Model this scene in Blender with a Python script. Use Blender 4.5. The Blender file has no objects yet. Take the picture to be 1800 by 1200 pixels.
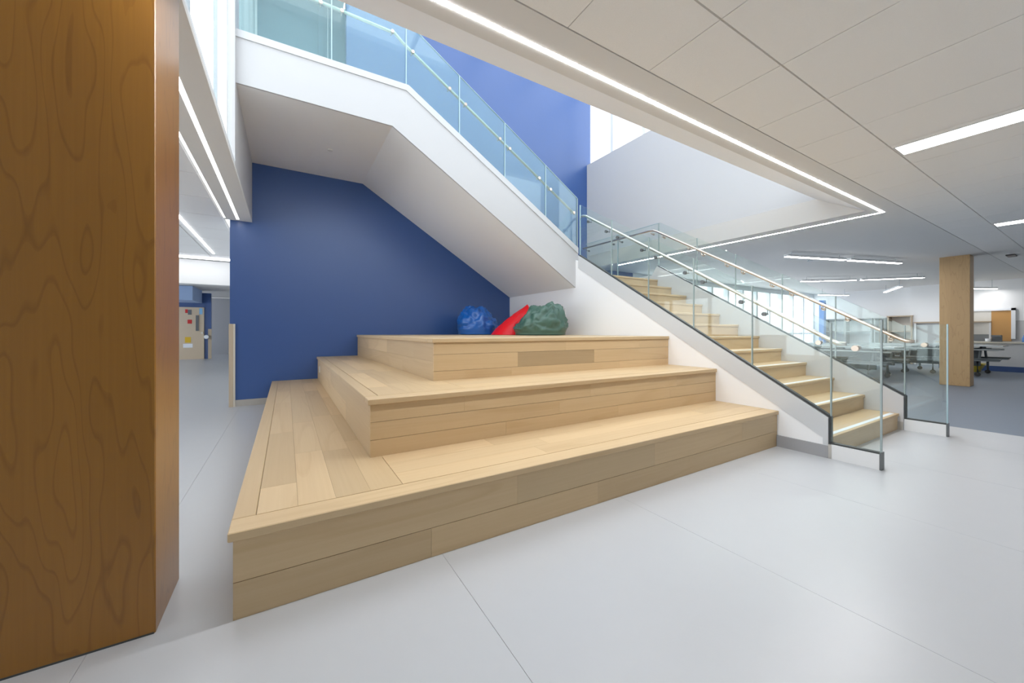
import bpy, bmesh, math, random
from mathutils import Vector, Matrix, noise

S = 1.08                                   # metres per working unit (working unit = camera height)
scene = bpy.context.scene
COL = scene.collection
RND = random.Random(7)

# ------------------------------------------------------------------ camera, sky, exposure
cam_d = bpy.data.cameras.new('camera')
cam = bpy.data.objects.new('camera', cam_d); COL.objects.link(cam)
cam.location = (0, 0, S)
cam.rotation_euler = (math.radians(90), 0, math.radians(58.935 - 90))
cam_d.sensor_width = 36; cam_d.lens = 657.9 / 1800 * 36
cam_d.shift_y = -(600 - 582.35) / 1800
cam_d.clip_start = .02; cam_d.clip_end = 200
scene.camera = cam

world = bpy.data.worlds.new('sky'); scene.world = world; world.use_nodes = True
bg = world.node_tree.nodes['Background']
bg.inputs[0].default_value = (.90, .95, 1.0, 1); bg.inputs[1].default_value = 2.05

scene.view_settings.view_transform = 'Standard'
scene.view_settings.look = 'None'
scene.view_settings.exposure = 0.68
scene.view_settings.gamma = 1.0
scene.view_settings.use_curve_mapping = False
try:
    scene.cycles.transparent_max_bounces = 40
    scene.cycles.max_bounces = 12; scene.cycles.diffuse_bounces = 10
    scene.cycles.caustics_reflective = False; scene.cycles.caustics_refractive = False
except Exception:
    pass

# ------------------------------------------------------------------ materials
def s2l(c):
    return tuple((x / 255 / 12.92) if x / 255 <= .04045 else ((x / 255 + .055) / 1.055) ** 2.4 for x in c)

def mat(name, rgb, rough=.6, metal=0, spec=.5, bump=0, bscale=60, var=0, coat=0):
    m = bpy.data.materials.new(name); m.use_nodes = True
    nt = m.node_tree; b = nt.nodes['Principled BSDF']
    b.inputs['Base Color'].default_value = (*rgb, 1)
    b.inputs['Roughness'].default_value = rough
    b.inputs['Metallic'].default_value = metal
    b.inputs['Specular IOR Level'].default_value = spec
    if coat: b.inputs['Coat Weight'].default_value = coat
    tc = nt.nodes.new('ShaderNodeTexCoord')
    n = nt.nodes.new('ShaderNodeTexNoise'); n.inputs['Scale'].default_value = bscale; n.inputs['Detail'].default_value = 4
    nt.links.new(tc.outputs['Object'], n.inputs['Vector'])
    if var:
        mx = nt.nodes.new('ShaderNodeMix'); mx.data_type = 'RGBA'; mx.blend_type = 'MULTIPLY'
        mx.inputs[6].default_value = (*rgb, 1)
        rp = nt.nodes.new('ShaderNodeMapRange'); rp.inputs[3].default_value = 1 - var; rp.inputs[4].default_value = 1 + var
        nt.links.new(n.outputs['Fac'], rp.inputs[0])
        cb = nt.nodes.new('ShaderNodeCombineColor')
        for i in range(3): nt.links.new(rp.outputs[0], cb.inputs[i])
        mx.inputs[0].default_value = 1
        nt.links.new(cb.outputs[0], mx.inputs[7]); nt.links.new(mx.outputs[2], b.inputs['Base Color'])
    if bump:
        bp = nt.nodes.new('ShaderNodeBump'); bp.inputs['Strength'].default_value = bump; bp.inputs['Distance'].default_value = .01
        nt.links.new(n.outputs['Fac'], bp.inputs['Height']); nt.links.new(bp.outputs[0], b.inputs['Normal'])
    return m

def wood(name, dark, light, axis, stretch=.10, scale=3.2, rings=7, rough=.42, tint=.16, line=.5, fine=.25, spec=.4, coat=0):
    """veneer / plank grain: contour lines of a noise field stretched along one axis"""
    m = bpy.data.materials.new(name); m.use_nodes = True
    nt = m.node_tree; N = nt.nodes; L = nt.links; b = N['Principled BSDF']
    b.inputs['Roughness'].default_value = rough; b.inputs['Specular IOR Level'].default_value = spec; b.inputs['Coat Weight'].default_value = coat; b.inputs['Coat Roughness'].default_value = .25
    tc = N.new('ShaderNodeTexCoord'); oi = N.new('ShaderNodeObjectInfo')
    off = N.new('ShaderNodeVectorMath'); off.operation = 'SCALE'; off.inputs[0].default_value = (13, 17, 11)
    L.new(oi.outputs['Random'], off.inputs['Scale'])
    add = N.new('ShaderNodeVectorMath'); add.operation = 'ADD'
    L.new(tc.outputs['Object'], add.inputs[0]); L.new(off.outputs[0], add.inputs[1])
    mp = N.new('ShaderNodeMapping'); sc = [scale] * 3; sc[axis] = scale * stretch
    mp.inputs['Scale'].default_value = sc; L.new(add.outputs[0], mp.inputs['Vector'])
    n1 = N.new('ShaderNodeTexNoise'); n1.inputs['Scale'].default_value = 1; n1.inputs['Detail'].default_value = 2; n1.inputs['Roughness'].default_value = .45
    L.new(mp.outputs[0], n1.inputs['Vector'])
    mu = N.new('ShaderNodeMath'); mu.operation = 'MULTIPLY'; mu.inputs[1].default_value = rings; L.new(n1.outputs['Fac'], mu.inputs[0])
    fr = N.new('ShaderNodeMath'); fr.operation = 'FRACT'; L.new(mu.outputs[0], fr.inputs[0])
    rp = N.new('ShaderNodeValToRGB'); cr = rp.color_ramp
    cr.elements[0].position = 0; cr.elements[0].color = (1, 1, 1, 1)
    cr.elements[1].position = 1; cr.elements[1].color = (.6, .6, .6, 1)
    e = cr.elements.new(.80); e.color = (.95, .95, .95, 1); e = cr.elements.new(.93); e.color = (0, 0, 0, 1)
    L.new(fr.outputs[0], rp.inputs[0])
    mp2 = N.new('ShaderNodeMapping'); s2 = [scale * 22] * 3; s2[axis] = scale * .5
    mp2.inputs['Scale'].default_value = s2; L.new(add.outputs[0], mp2.inputs['Vector'])
    n2 = N.new('ShaderNodeTexNoise'); n2.inputs['Scale'].default_value = 1; n2.inputs['Detail'].default_value = 3; L.new(mp2.outputs[0], n2.inputs['Vector'])
    f1 = N.new('ShaderNodeMath'); f1.operation = 'MULTIPLY'; f1.inputs[1].default_value = line; L.new(rp.outputs[0], f1.inputs[0])
    f2 = N.new('ShaderNodeMath'); f2.operation = 'MULTIPLY_ADD'; f2.inputs[1].default_value = fine; L.new(n2.outputs['Fac'], f2.inputs[0]); L.new(f1.outputs[0], f2.inputs[2])
    f3 = N.new('ShaderNodeMath'); f3.operation = 'MULTIPLY_ADD'; f3.inputs[1].default_value = .5; L.new(n1.outputs['Fac'], f3.inputs[0]); L.new(f2.outputs[0], f3.inputs[2]); f3.use_clamp = True
    mx = N.new('ShaderNodeMix'); mx.data_type = 'RGBA'; mx.inputs[6].default_value = (*dark, 1); mx.inputs[7].default_value = (*light, 1)
    L.new(f3.outputs[0], mx.inputs[0])
    hv = N.new('ShaderNodeHueSaturation'); L.new(mx.outputs[2], hv.inputs['Color'])
    vr = N.new('ShaderNodeMapRange'); vr.inputs[3].default_value = 1 - tint; vr.inputs[4].default_value = 1 + tint * .6; L.new(oi.outputs['Random'], vr.inputs[0]); L.new(vr.outputs[0], hv.inputs['Value'])
    L.new(hv.outputs[0], b.inputs['Base Color'])
    return m

def emit(name, rgb, st):
    m = bpy.data.materials.new(name); m.use_nodes = True; nt = m.node_tree
    nt.nodes.remove(nt.nodes['Principled BSDF']); e = nt.nodes.new('ShaderNodeEmission')
    e.inputs[0].default_value = (*rgb, 1); e.inputs[1].default_value = st
    nt.links.new(e.outputs[0], nt.nodes['Material Output'].inputs[0]); return m

def glass(name, tint, haze=.05, hazecol=(.75, .88, .86), refl=1.0):
    """thin sheet glass: tinted see-through, mirror reflection by angle, a trace of haze standing in for bright reflections"""
    m = bpy.data.materials.new(name); m.use_nodes = True; nt = m.node_tree; N = nt.nodes; L = nt.links
    N.remove(N['Principled BSDF'])
    t = N.new('ShaderNodeBsdfTransparent'); t.inputs[0].default_value = (*tint, 1)
    g = N.new('ShaderNodeBsdfGlossy'); g.inputs['Roughness'].default_value = .02; g.inputs[0].default_value = (.95, 1, .98, 1)
    d = N.new('ShaderNodeBsdfDiffuse'); d.inputs[0].default_value = (*hazecol, 1)
    m1 = N.new('ShaderNodeMixShader'); m1.inputs[0].default_value = haze; L.new(t.outputs[0], m1.inputs[1]); L.new(d.outputs[0], m1.inputs[2])
    lw = N.new('ShaderNodeLayerWeight'); lw.inputs[0].default_value = .5
    pw = N.new('ShaderNodeMath'); pw.operation = 'POWER'; pw.inputs[1].default_value = 4.5; L.new(lw.outputs['Facing'], pw.inputs[0])
    mu = N.new('ShaderNodeMath'); mu.operation = 'MULTIPLY_ADD'; mu.inputs[1].default_value = .9 * refl; mu.inputs[2].default_value = .04 * refl; L.new(pw.outputs[0], mu.inputs[0])
    m2 = N.new('ShaderNodeMixShader'); L.new(mu.outputs[0], m2.inputs[0]); L.new(m1.outputs[0], m2.inputs[1]); L.new(g.outputs[0], m2.inputs[2])
    L.new(m2.outputs[0], N['Material Output'].inputs[0]); return m

M = {}
M['white'] = mat('white_paint', (.545, .545, .55), .55, var=.01, bscale=3)  # plain white paint, darkened to offset strong light on the lit faces
M['soffit'] = mat('brightened_white_paint', (.88, .885, .89), .6)  # same white paint, lightened for surfaces that get little light
M['white_lifted'] = mat('lifted_white_paint', (.86, .86, .865), .55)  # same white paint again, light put into the colour of the stair wall
M['rear'] = mat('taupe_paint', (.36, .34, .31), .6)
M['offwhite'] = mat('offwhite_paint', (.77, .77, .77), .6, var=.01, bscale=3)
M['stringer'] = mat('pale_grey_paint', (.58, .59, .60), .5)
M['tile'] = mat('acoustic_tile', (.90, .885, .855), .95, spec=.15, bump=.25, bscale=260, var=.03)
M['grid'] = mat('ceiling_grid', (.62, .61, .59), .7)
M['drywall'] = mat('ceiling_drywall', (.76, .75, .73), .85, spec=.2)
M['blue'] = mat('blue_paint', (.030, .088, .275), .36, spec=.75, var=.02, bscale=2)
M['bluegrey'] = mat('blue_grey_paint', (.10, .19, .25), .5)
M['lino'] = mat('pale_linoleum', (.485, .495, .512), .32, spec=.45, var=.015, bscale=9)
M['seam'] = mat('weld_seam', (.52, .52, .54), .7)
M['slate'] = mat('slate_blue_carpet', (.175, .205, .25), .5, spec=.4, var=.05, bscale=30)
M['baseboard'] = mat('grey_rubber_base', (.33, .33, .34), .6)
M['basetan'] = mat('taupe_rubber_base', (.42, .40, .37), .6)
MAPD, MAPL = (.455, .305, .155), (.645, .495, .305)
M['maple_x'] = wood('maple_boards_lengthwise', MAPD, MAPL, 0, line=.18, fine=.35, rings=5, tint=.13)
M['maple_y'] = wood('maple_boards_crosswise', MAPD, MAPL, 1, line=.18, fine=.35, rings=5, tint=.13)
M['maple_dark'] = wood('darker_maple_board', tuple(v * .70 for v in MAPD), tuple(v * .74 for v in MAPL), 0, line=.18, fine=.35, rings=5, tint=.04)
M['column'] = wood('maple_veneer_shaded', (.165, .064, .007), (.335, .150, .020), 2, stretch=.17, scale=5.6, rings=13, tint=.0, line=.34, fine=.30, rough=.30, spec=.42, coat=.35)  # near column: shade is darkened into the veneer colour
M['column_lit'] = wood('maple_veneer_lit', (.36, .22, .10), (.60, .40, .20), 2, stretch=.17, scale=5.6, rings=11, tint=.0, line=.26, fine=.3, rough=.4)  # same veneer as the near column, lightened for its brighter light
M['glass'] = glass('clear_green_glass', (.955, .985, .975), .015)
M['glassup'] = glass('pale_teal_glass', (.80, .93, .93), .10, (.70, .88, .90))  # diffuse haze stands in for reflections of bright surroundings
M['pane'] = glass('window_glass', (.985, .995, 1.0), .0, refl=.35)
M['edge'] = mat('polished_glass_edge', (.34, .41, .41), .3, spec=.6)
M['edgepale'] = mat('bright_glass_edge', (.40, .55, .60), .25, spec=.6)
M['gasket'] = mat('black_gasket', (.045, .05, .05), .5)
M['steel'] = mat('brushed_steel', (.66, .63, .58), .28, metal=1)
M['steelwarm'] = mat('warm_brushed_steel', (.70, .61, .52), .3, metal=1)
M['darksteel'] = mat('dark_steel', (.16, .17, .17), .4, metal=.7)
M['alu'] = mat('white_aluminium', (.80, .83, .85), .4)
M['mull'] = mat('grey_aluminium', (.48, .54, .57), .4)
M['strip'] = mat('grip_strip', (.72, .78, .82), .5)
M['led'] = emit('led_diffuser', (.97, .985, 1), 100.0)
M['led2'] = emit('troffer_diffuser', (.97, .985, 1), 7.0)
M['led3'] = emit('pendant_diffuser', (1, .985, .97), 26.0)
M['soffit_glow'] = emit('soffit_line_glow', (1, .985, .97), 5.0)
M['tan'] = mat('tan_corner_guard', (.50, .41, .30), .5)
M['tanlight'] = mat('pale_corner_guard', (.70, .66, .58), .5)
M['plate'] = mat('outlet_plate', (.75, .75, .74), .4)
M['black'] = mat('black_plastic', (.02, .02, .02), .4)
M['bagblue'] = mat('blue_vinyl', (.004, .105, .42), .28, spec=.6, coat=.3)
M['bagred'] = mat('red_vinyl', (.72, .004, .012), .4, spec=.4)
M['baggreen'] = mat('green_vinyl', (.058, .125, .098), .34, spec=.5)
M['tabletop'] = mat('grey_laminate', (.26, .30, .33), .25, spec=.6)
M['tabledge'] = mat('pale_table_edge', (.62, .66, .66), .4)
M['bench'] = mat('charcoal_bench', (.07, .085, .09), .4)
M['tubing'] = mat('table_tubing', (.17, .19, .20), .4, metal=.4)
M['caster'] = mat('caster_rubber', (.03, .03, .03), .5)
M['beige'] = mat('beige_laminate', (.58, .54, .46), .45)
M['shelfgrey'] = mat('grey_shelf', (.28, .29, .29), .5)
M['shelftan'] = mat('tan_shelf', (.45, .36, .26), .5)
M['cream'] = mat('cream_panel', (.74, .71, .65), .5)
M['orange'] = mat('orange_maple_door', (.58, .31, .10), .45)
M['doormaple'] = mat('pale_maple_door', (.62, .50, .36), .5)
M['bluebase'] = mat('blue_rubber_base', (.03, .07, .20), .5)
M['yellow'] = mat('yellow_plastic', (.62, .47, .02), .4)
M['redp'] = mat('red_paper', (.6, .03, .03), .7)
M['bluep'] = mat('light_blue_paper', (.25, .5, .75), .7)
M['greyp'] = mat('grey_paper', (.16, .17, .18), .7)
M['yelp'] = mat('yellow_paper', (.75, .48, .03), .7)
M['whitep'] = mat('white_paper', (.85, .87, .9), .7)
M['bluebeam'] = mat('pale_blue_paint', (.30, .42, .66), .6)
M['bluepost'] = mat('bright_blue_paint', (.10, .25, .60), .5)

# ------------------------------------------------------------------ mesh helpers (working units; scaled by S on build)
LOC = {}
class MB:
    def __init__(s): s.v = []; s.f = []; s.smooth = False
    def add(s, v, f):
        o = len(s.v); s.v += [Vector(p) for p in v]; s.f += [tuple(i + o for i in q) for q in f]; return s
    def box(s, x0, x1, y0, y1, z0, z1):
        v = [(x, y, z) for z in (z0, z1) for y in (y0, y1) for x in (x0, x1)]
        return s.add(v, [(0, 2, 3, 1), (4, 5, 7, 6), (0, 1, 5, 4), (2, 6, 7, 3), (0, 4, 6, 2), (1, 3, 7, 5)])
    def bevbox(s, x0, x1, y0, y1, z0, z1, c):
        """box with chamfered edges, 24 corners"""
        b = bmesh.new(); r = bmesh.ops.create_cube(b, size=1)
        for q in b.verts: q.co = Vector(((x0 + x1) / 2 + q.co.x * (x1 - x0), (y0 + y1) / 2 + q.co.y * (y1 - y0), (z0 + z1) / 2 + q.co.z * (z1 - z0)))
        bmesh.ops.bevel(b, geom=b.edges[:], offset=c, segments=1, affect='EDGES')
        b.verts.index_update()
        s.add([q.co.copy() for q in b.verts], [tuple(q.index for q in f.verts) for f in b.faces]); b.free(); return s
    def prism(s, pts, axis, a0, a1):
        """pts: outline in the two other axes (order: xyz without axis), extruded along axis"""
        n = len(pts); v = []
        for a in (a0, a1):
            for p in pts:
                q = list(p); q.insert(axis, a); v.append(q)
        f = [tuple(range(n - 1, -1, -1)), tuple(range(n, 2 * n))]
        f += [(i, (i + 1) % n, n + (i + 1) % n, n + i) for i in range(n)]
        return s.add(v, f)
    def tube(s, path, r, n=10, closed_ends=True):
        P = [Vector(p) for p in path]; rings = []
        up = Vector((0, 0, 1))
        for i, p in enumerate(P):
            if i == 0: d = P[1] - p
            elif i == len(P) - 1: d = p - P[i - 1]
            else: d = (P[i + 1] - p).normalized() + (p - P[i - 1]).normalized()
            d.normalize(); a = d.cross(up)
            if a.length < .01: a = d.cross(Vector((1, 0, 0)))
            a.normalize(); b = a.cross(d)
            rr = r[i] if isinstance(r, (list, tuple)) else r
            rings.append([p + (a * math.cos(2 * math.pi * k / n) + b * math.sin(2 * math.pi * k / n)) * rr for k in range(n)])
        v = [q for ring in rings for q in ring]; f = []
        for i in range(len(P) - 1):
            for k in range(n):
                f.append((i * n + k, i * n + (k + 1) % n, (i + 1) * n + (k + 1) % n, (i + 1) * n + k))
        if closed_ends:
            f.append(tuple(range(n - 1, -1, -1))); f.append(tuple(range((len(P) - 1) * n, len(P) * n)))
        s.smooth = True
        return s.add(v, f)
    def build(s, name, m, parent=None, kind=None, origin=None):
        o3 = LOC[parent.name] if parent else (Vector(origin) if origin else Vector((0, 0, 0)))
        me = bpy.data.meshes.new(name)
        me.from_pydata([(p - o3) * S for p in s.v], [], s.f); 
        b = bmesh.new(); b.from_mesh(me); bmesh.ops.recalc_face_normals(b, faces=b.faces); b.to_mesh(me); b.free()
        if s.smooth:
            for q in me.polygons: q.use_smooth = len(q.vertices) <= 4
        me.materials.append(M[m] if isinstance(m, str) else m)
        o = bpy.data.objects.new(name, me); COL.objects.link(o)
        if parent: o.parent = parent
        else: o.location = o3 * S
        LOC[o.name] = o3
        if kind: o['kind'] = kind
        return o
def box(name, b, m, parent=None, kind=None, origin=None): return MB().box(*b).build(name, m, parent, kind, origin)
def tag(o, label, cat, group=None):
    o['label'] = label; o['category'] = cat
    if group: o['group'] = group
    return o
def thing(name, loc, label, cat, group=None):
    o = bpy.data.objects.new(name, None); COL.objects.link(o); o.location = Vector(loc) * S
    o.empty_display_size = .1; LOC[o.name] = Vector(loc); return tag(o, label, cat, group)
def struct(name, mb, m, label, cat, origin=None):
    o = mb.build(name, m, None, 'structure', origin); return tag(o, label, cat)
def inst(src, delta, parent):
    """another piece sharing src's mesh, moved by delta (working units)"""
    c = src.copy(); COL.objects.link(c); c.parent = parent; c.location = Vector(delta) * S; LOC[c.name] = LOC[src.name]; return c

# ------------------------------------------------------------------ measured layout
XW, XR, YB = 3.67, 5.35, 6.18        # stair wall, inner face of far stringer, blue wall
ZC, ZL = 2.394, 2.48                 # ceilings
X1, X2, X3 = -.159, .392, .940       # platform corners
Y1, Y2, Y3 = 1.605, 2.151, 2.693
T1, T2, T3 = .310, .630, .947
Y0, TR, R0, RI = 1.243, .263, .164, .155   # first riser, tread, rises
YF = 4.265                           # front of upper flight
XC = 6.0                             # linoleum / carpet border
XE = 16.9

# ---- floors
fl = struct('floor', MB().box(-6, XC, -5, 21.2, -.06, -.004), 'seam', 'pale grey linoleum floor of the stair hall in wide sheets', 'floor')
xs = [-6, -4.95, -3.82, -2.69, -1.66, -.53, .60, 1.73, 2.86, 3.99, 5.12, XC]
for i in range(len(xs) - 1):
    for (ya, yb) in ((-5, 1.965), (1.965, 11.0), (11.0, 21.2)) if xs[i] < -.6 else ((-5, 21.2),):
        box('floor_sheet', (xs[i] + .0007, xs[i + 1] - .0007, ya + .0007, yb - .0007, -.004, 0), 'lino', fl)
f2 = struct('floor', MB().box(XC, 18.2, -5, 6.5, -.06, 0), 'slate', 'slate blue carpet of the dining area beyond the stair', 'floor')

# ---- blue wall behind platform
wb = MB().box(X1 - .485, -.4, YB, YB + .15, 0, ZL).box(-.4, .781, YB, YB + .15, 0, 3.80).box(.781, 5.745, YB, YB + .15, 0, 6.45).box(5.745, 7.1, YB, YB + .15, 0, ZC)
struct('wall_back', wb, 'blue', 'deep blue painted wall behind the wooden platform', 'wall')
struct('baseboard_back', MB().box(-.60, X1 + .3, YB - .012, YB, 0, .085), 'basetan', 'taupe rubber baseboard at the foot of the blue wall', 'baseboard')
t1 = struct('trim_1', MB().box(-.652, -.607, YB - .03, YB - .0005, 0, 1.10), 'tan', 'tan corner guard on the left end of the blue wall', 'corner guard')
box('edge_strip', (-.607, -.585, YB - .022, YB - .0005, 0, 1.10), 'tanlight', t1)
# recess of the upper corridor
struct('wall_recess', MB().box(-.372, .95, 6.70, 6.8, 3.80, 6.3).box(.85, .95, YB + .15, 6.70, 3.80, 6.3), 'bluegrey', 'blue grey wall of the upper corridor behind the glass', 'wall')
struct('wall_recess', MB().box(-.46, -.372, 6.68, 6.8, 3.80, 6.3), 'offwhite', 'off white wall of the upper corridor at its left end', 'wall')
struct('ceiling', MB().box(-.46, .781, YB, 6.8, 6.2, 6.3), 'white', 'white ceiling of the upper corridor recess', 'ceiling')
rf = struct('trim_2', MB().box(.43, .50, 6.66, 6.699, 3.80, 6.2), 'bluegrey', 'blue grey door frame in the upper corridor', 'door frame')
box('frame_edge', (.56, .575, 6.68, 6.699, 3.80, 6.2), 'mull', rf)

# ---- white wall under the lower flight
line_near = lambda y: .32 + .607 * (y - Y0)
ws = MB().prism([(Y0 + .0355, 0), (YB, 0), (YB, 1.650), (YF, 1.650), (YF, line_near(YF) - .10), (Y0 + .0355, line_near(Y0) - .10)], 0, XW, XW + .045)
struct('wall_stair', ws, 'white_lifted', 'white wall closing the side of the lower stair flight', 'wall')
struct('baseboard_stair', MB().box(XW - .012, XW, Y0, Y1 + .02, 0, .098), 'baseboard', 'grey rubber baseboard between platform and stair foot', 'baseboard')
box('outlet_plate', (XW - .012, XW, 4.50, 4.56, 1.22, 1.36), 'plate', None, None)
o = bpy.data.objects['outlet_plate']; tag(o, 'small steel switch plate on the white wall above the green bean bag', 'switch')

# ---- left bulkhead, clerestory window above it
bk = struct('ceiling_bulkhead', MB().box(-.70, -.40, -2, YB, ZL, ZL + .03), 'drywall', 'narrow pale soffit with a light line and a glowing edge left of the stair hall', 'soffit')
box('glow_line', (-.565, -.535, 2.0, 6.1, ZL - .0012, ZL - .0005), 'soffit_glow', bk)
box('glow_line', (-.70, -.682, 2.0, 6.1, ZL - .0012, ZL - .0005), 'soffit_glow', bk)  # bright soffit edge, drawn as a glowing strip though no lamp
struct('wall_left', MB().box(-.46, -.40, 4.20, 6.8, ZL + .03, 6.3), 'white', 'white pier beside the tall left window', 'wall')
w1 = struct('window_1', MB().box(-.46, -.40, -1.1, 4.20, 6.2, 6.3).box(-.46, -.40, -1.1, 4.2, ZL + .03, ZL + .06), 'alu', 'tall bright window band above the left soffit', 'window')
ym = [-1.1, -.19, .69, 1.57, 2.455, 3.34, 4.20]
for y in ym[1:-1]: box('mullion', (-.440, -.418, y - .010, y + .010, ZL + .06, 6.2), 'mull', w1)
for a, b_ in zip(ym[:-1], ym[1:]): box('pane', (-.432, -.426, a + .012, b_ - .012, ZL + .06, 6.2), 'pane', w1)

# ---- near ceiling: tiles, drywall border, light line, sloped edge of the opening
ce = struct('ceiling', MB().box(-6, XE + 1, -5, 1.34, ZC + .012, ZC + .05), 'grid', 'suspended tile ceiling above the near floor', 'ceiling')
tw = .557; proto = {}
k0 = -2
for k in range(-3, 29):
    xa = 1.106 + tw * k
    for (ya, yb) in ((.951, 1.34), (-.163, .951), (-1.277, -.163), (-2.391, -1.277), (-3.505, -2.391), (-4.619, -3.505)):
        lit = (k in (5, 12, 19) and ya in (-.163, -2.391, -4.619)) or (k == -2 and ya == -4.619)  # rows behind the viewer are unseen lamps added to brighten the hall
        if lit:
            b_ = (xa + .06, xa + .27, ya + .02, yb - .02)
            fr_ = thing('ceiling_light', (xa + .16, (ya + yb) / 2, ZC),
                        {5: 'wide recessed ceiling light, nearest of the row at right', 12: 'second recessed ceiling light of the row at right', 19: 'third and smallest recessed ceiling light of the row at right'}[k] if ya == -.163 and k > 0 else 'unseen recessed light behind the viewer, added to brighten floor and ceiling', 'ceiling light', 'recessed ceiling lights')
            MB().box(b_[0], b_[1], b_[2], b_[3], ZC - .003, ZC + .002).build('diffuser', 'led2', fr_)
            MB().box(b_[0] - .008, b_[0], b_[2], b_[3], ZC - .006, ZC + .01).box(b_[1], b_[1] + .008, b_[2], b_[3], ZC - .006, ZC + .01).box(b_[0] - .008, b_[1] + .008, b_[3], b_[3] + .012, ZC - .006, ZC + .01).build('housing', 'grid', fr_)
            box('ceiling_tile', (b_[1] + .008, xa + tw - .003, ya + .006, yb - .006, ZC, ZC + .012), 'tile', ce)
            box('ceiling_tile', (xa + .003, b_[0] - .008, ya + .006, yb - .006, ZC, ZC + .012), 'tile', ce)
            continue
        if ya not in proto:
            proto[ya] = (MB().box(xa + .0025, xa + tw - .0025, ya + .004, yb - (.004 if yb < 1.3 else .001), ZC, ZC + .012).build('ceiling_tile', 'tile', ce), k)
        else:
            s_, kk = proto[ya]; inst(s_, (tw * (k - kk), 0, 0), ce)
cb = MB().box(-6, XE + 1, 1.346, 1.602, ZC, ZC + .05).box(5.739, XE + 1, 1.602, YB + .15, ZC, ZC + .05)
cb = struct('ceiling', cb, 'drywall', 'smooth plaster ceiling border and dining area ceiling', 'ceiling')
box('glow_line', (-.37, 5.988, 1.498, 1.520, ZC - .0012, ZC - .0004), 'led', cb)
box('glow_line', (5.966, 5.988, 1.521, 5.6, ZC - .0012, ZC - .0004), 'led', cb)
Yq, Zq, Xq = 2.038, 2.644, 5.64
sl = MB().add([(-.4, 1.602, ZC), (5.739, 1.602, ZC), (Xq, Yq, Zq), (-.4, Yq, Zq), (-.4, 1.602, Zq + .1), (5.739, 1.602, Zq + .1), (Xq, Yq, Zq + .1), (-.4, Yq, Zq + .1)],
              [(0, 1, 2, 3), (4, 7, 6, 5), (0, 4, 5, 1), (3, 2, 6, 7), (0, 3, 7, 4), (1, 5, 6, 2)])
struct('trim_3', sl, 'soffit', 'white sloped edge along the near side of the ceiling opening', 'soffit')
sl = MB().add([(5.739, 1.602, ZC), (5.739, YB, ZC), (Xq, YB, Zq), (Xq, Yq, Zq), (5.85, 1.602, Zq), (5.85, YB, Zq)],
              [(0, 1, 2, 3), (0, 3, 4), (1, 5, 2), (3, 2, 5, 4), (0, 4, 5, 1)])
struct('trim_4', sl, 'drywall', 'pale grey sloped edge along the right side of the ceiling opening', 'soffit')
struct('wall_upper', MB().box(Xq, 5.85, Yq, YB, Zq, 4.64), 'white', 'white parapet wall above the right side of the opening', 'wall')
struct('floor_upper', MB().box(-6, 17.9, -5, Yq, Zq + .1, Zq + .22), 'offwhite', 'upper storey floor slab above the tile ceiling', 'floor')
w2 = struct('window_2', MB().box(5.70, 5.78, 2.04, YB, 4.64, 4.67).box(5.70, 5.78, 2.04, YB, 6.35, 6.45), 'alu', 'bright upper window above the white parapet', 'window')
ym = [2.04, 2.8, 3.95, 4.70, 5.50, YB]
for y in ym[1:-1]: box('mullion', (5.69, 5.79, y - .035, y + .035, 4.67, 6.35), 'alu', w2)
for a, b_ in zip(ym[:-1], ym[1:]): box('pane', (5.735, 5.741, a + .04, b_ - .04, 4.67, 6.35), 'pane', w2)

# ---- outer shell (behind the camera and far sides)
struct('wall_front', MB().box(-6, 17.9, -5.1, -5, 0, ZC + .05), 'rear', 'taupe wall behind the viewer', 'wall')
struct('wall_light_block', MB().box(-.46, 5.9, 1.0, 1.1, 4.7, 6.5).box(-.46, 0, 1.0, 1.1, Zq + .22, 4.7).box(5.4, 5.9, 1.0, 1.1, Zq + .22, 4.7), 'white', 'unseen white wall above the tile ceiling, added to hold back light', 'wall')  # unseen wall added to cut upper light on the stair fascia
w6 = struct('window_6', MB().box(0, 5.4, 1.0, 1.1, Zq + .22, Zq + .28).box(0, 5.4, 1.0, 1.1, 4.66, 4.7), 'alu', 'window band of the upper gallery above the tile ceiling', 'window')
for k in range(5):
    if k: box('mullion', (k * 1.08 - .02, k * 1.08 + .02, 1.02, 1.08, Zq + .28, 4.66), 'alu', w6)
    box('pane', (k * 1.08 + .02, k * 1.08 + 1.06, 1.047, 1.053, Zq + .28, 4.66), 'pane', w6)
w5 = struct('window_5', MB().box(-.46, 5.9, 1.0, 1.12, 6.5, 6.62).box(-.46, 5.9, YB - .02, YB + .15, 6.5, 6.62).box(-.46, -.36, 1.12, YB - .02, 6.5, 6.62).box(5.8, 5.9, 1.12, YB - .02, 6.5, 6.62), 'alu', 'unseen glazed roof light added over the stair hall for top light', 'skylight')  # unseen roof opening, added to let sky light down on the platform
for k in range(5):
    xa = -.36 + k * 1.232
    if k: box('mullion', (xa - .03, xa + .03, 1.12, YB - .02, 6.5, 6.6), 'alu', w5)
    box('pane', (xa + (.03 if k else 0), xa + 1.232 - (.03 if k < 4 else 0), 1.12, YB - .02, 6.555, 6.561), 'pane', w5)

# ------------------------------------------------------------------ columns
def column(name, x0, x1, y0, y1, z1, m, label):
    t = thing(name, ((x0 + x1) / 2, (y0 + y1) / 2, 0), label, 'column', 'wood clad columns')
    MB().bevbox(x0, x1, y0, y1, .0, z1, .003).build('cladding', m, t)
    MB().box(x0 + .004, x1 - .004, y0 - .0004, y1 + .0004, 0, .006).build('shadow_gap', 'gasket', t)
    return t
column('wood_column', -1.2, -.372, 1.673, 1.992, ZC + .09, 'column', 'large maple veneer column close to the viewer at far left')
column('wood_column', 10.585, 10.90, 1.524, 1.895, ZC, 'column_lit', 'slim maple veneer column standing in the dining area')

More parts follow.
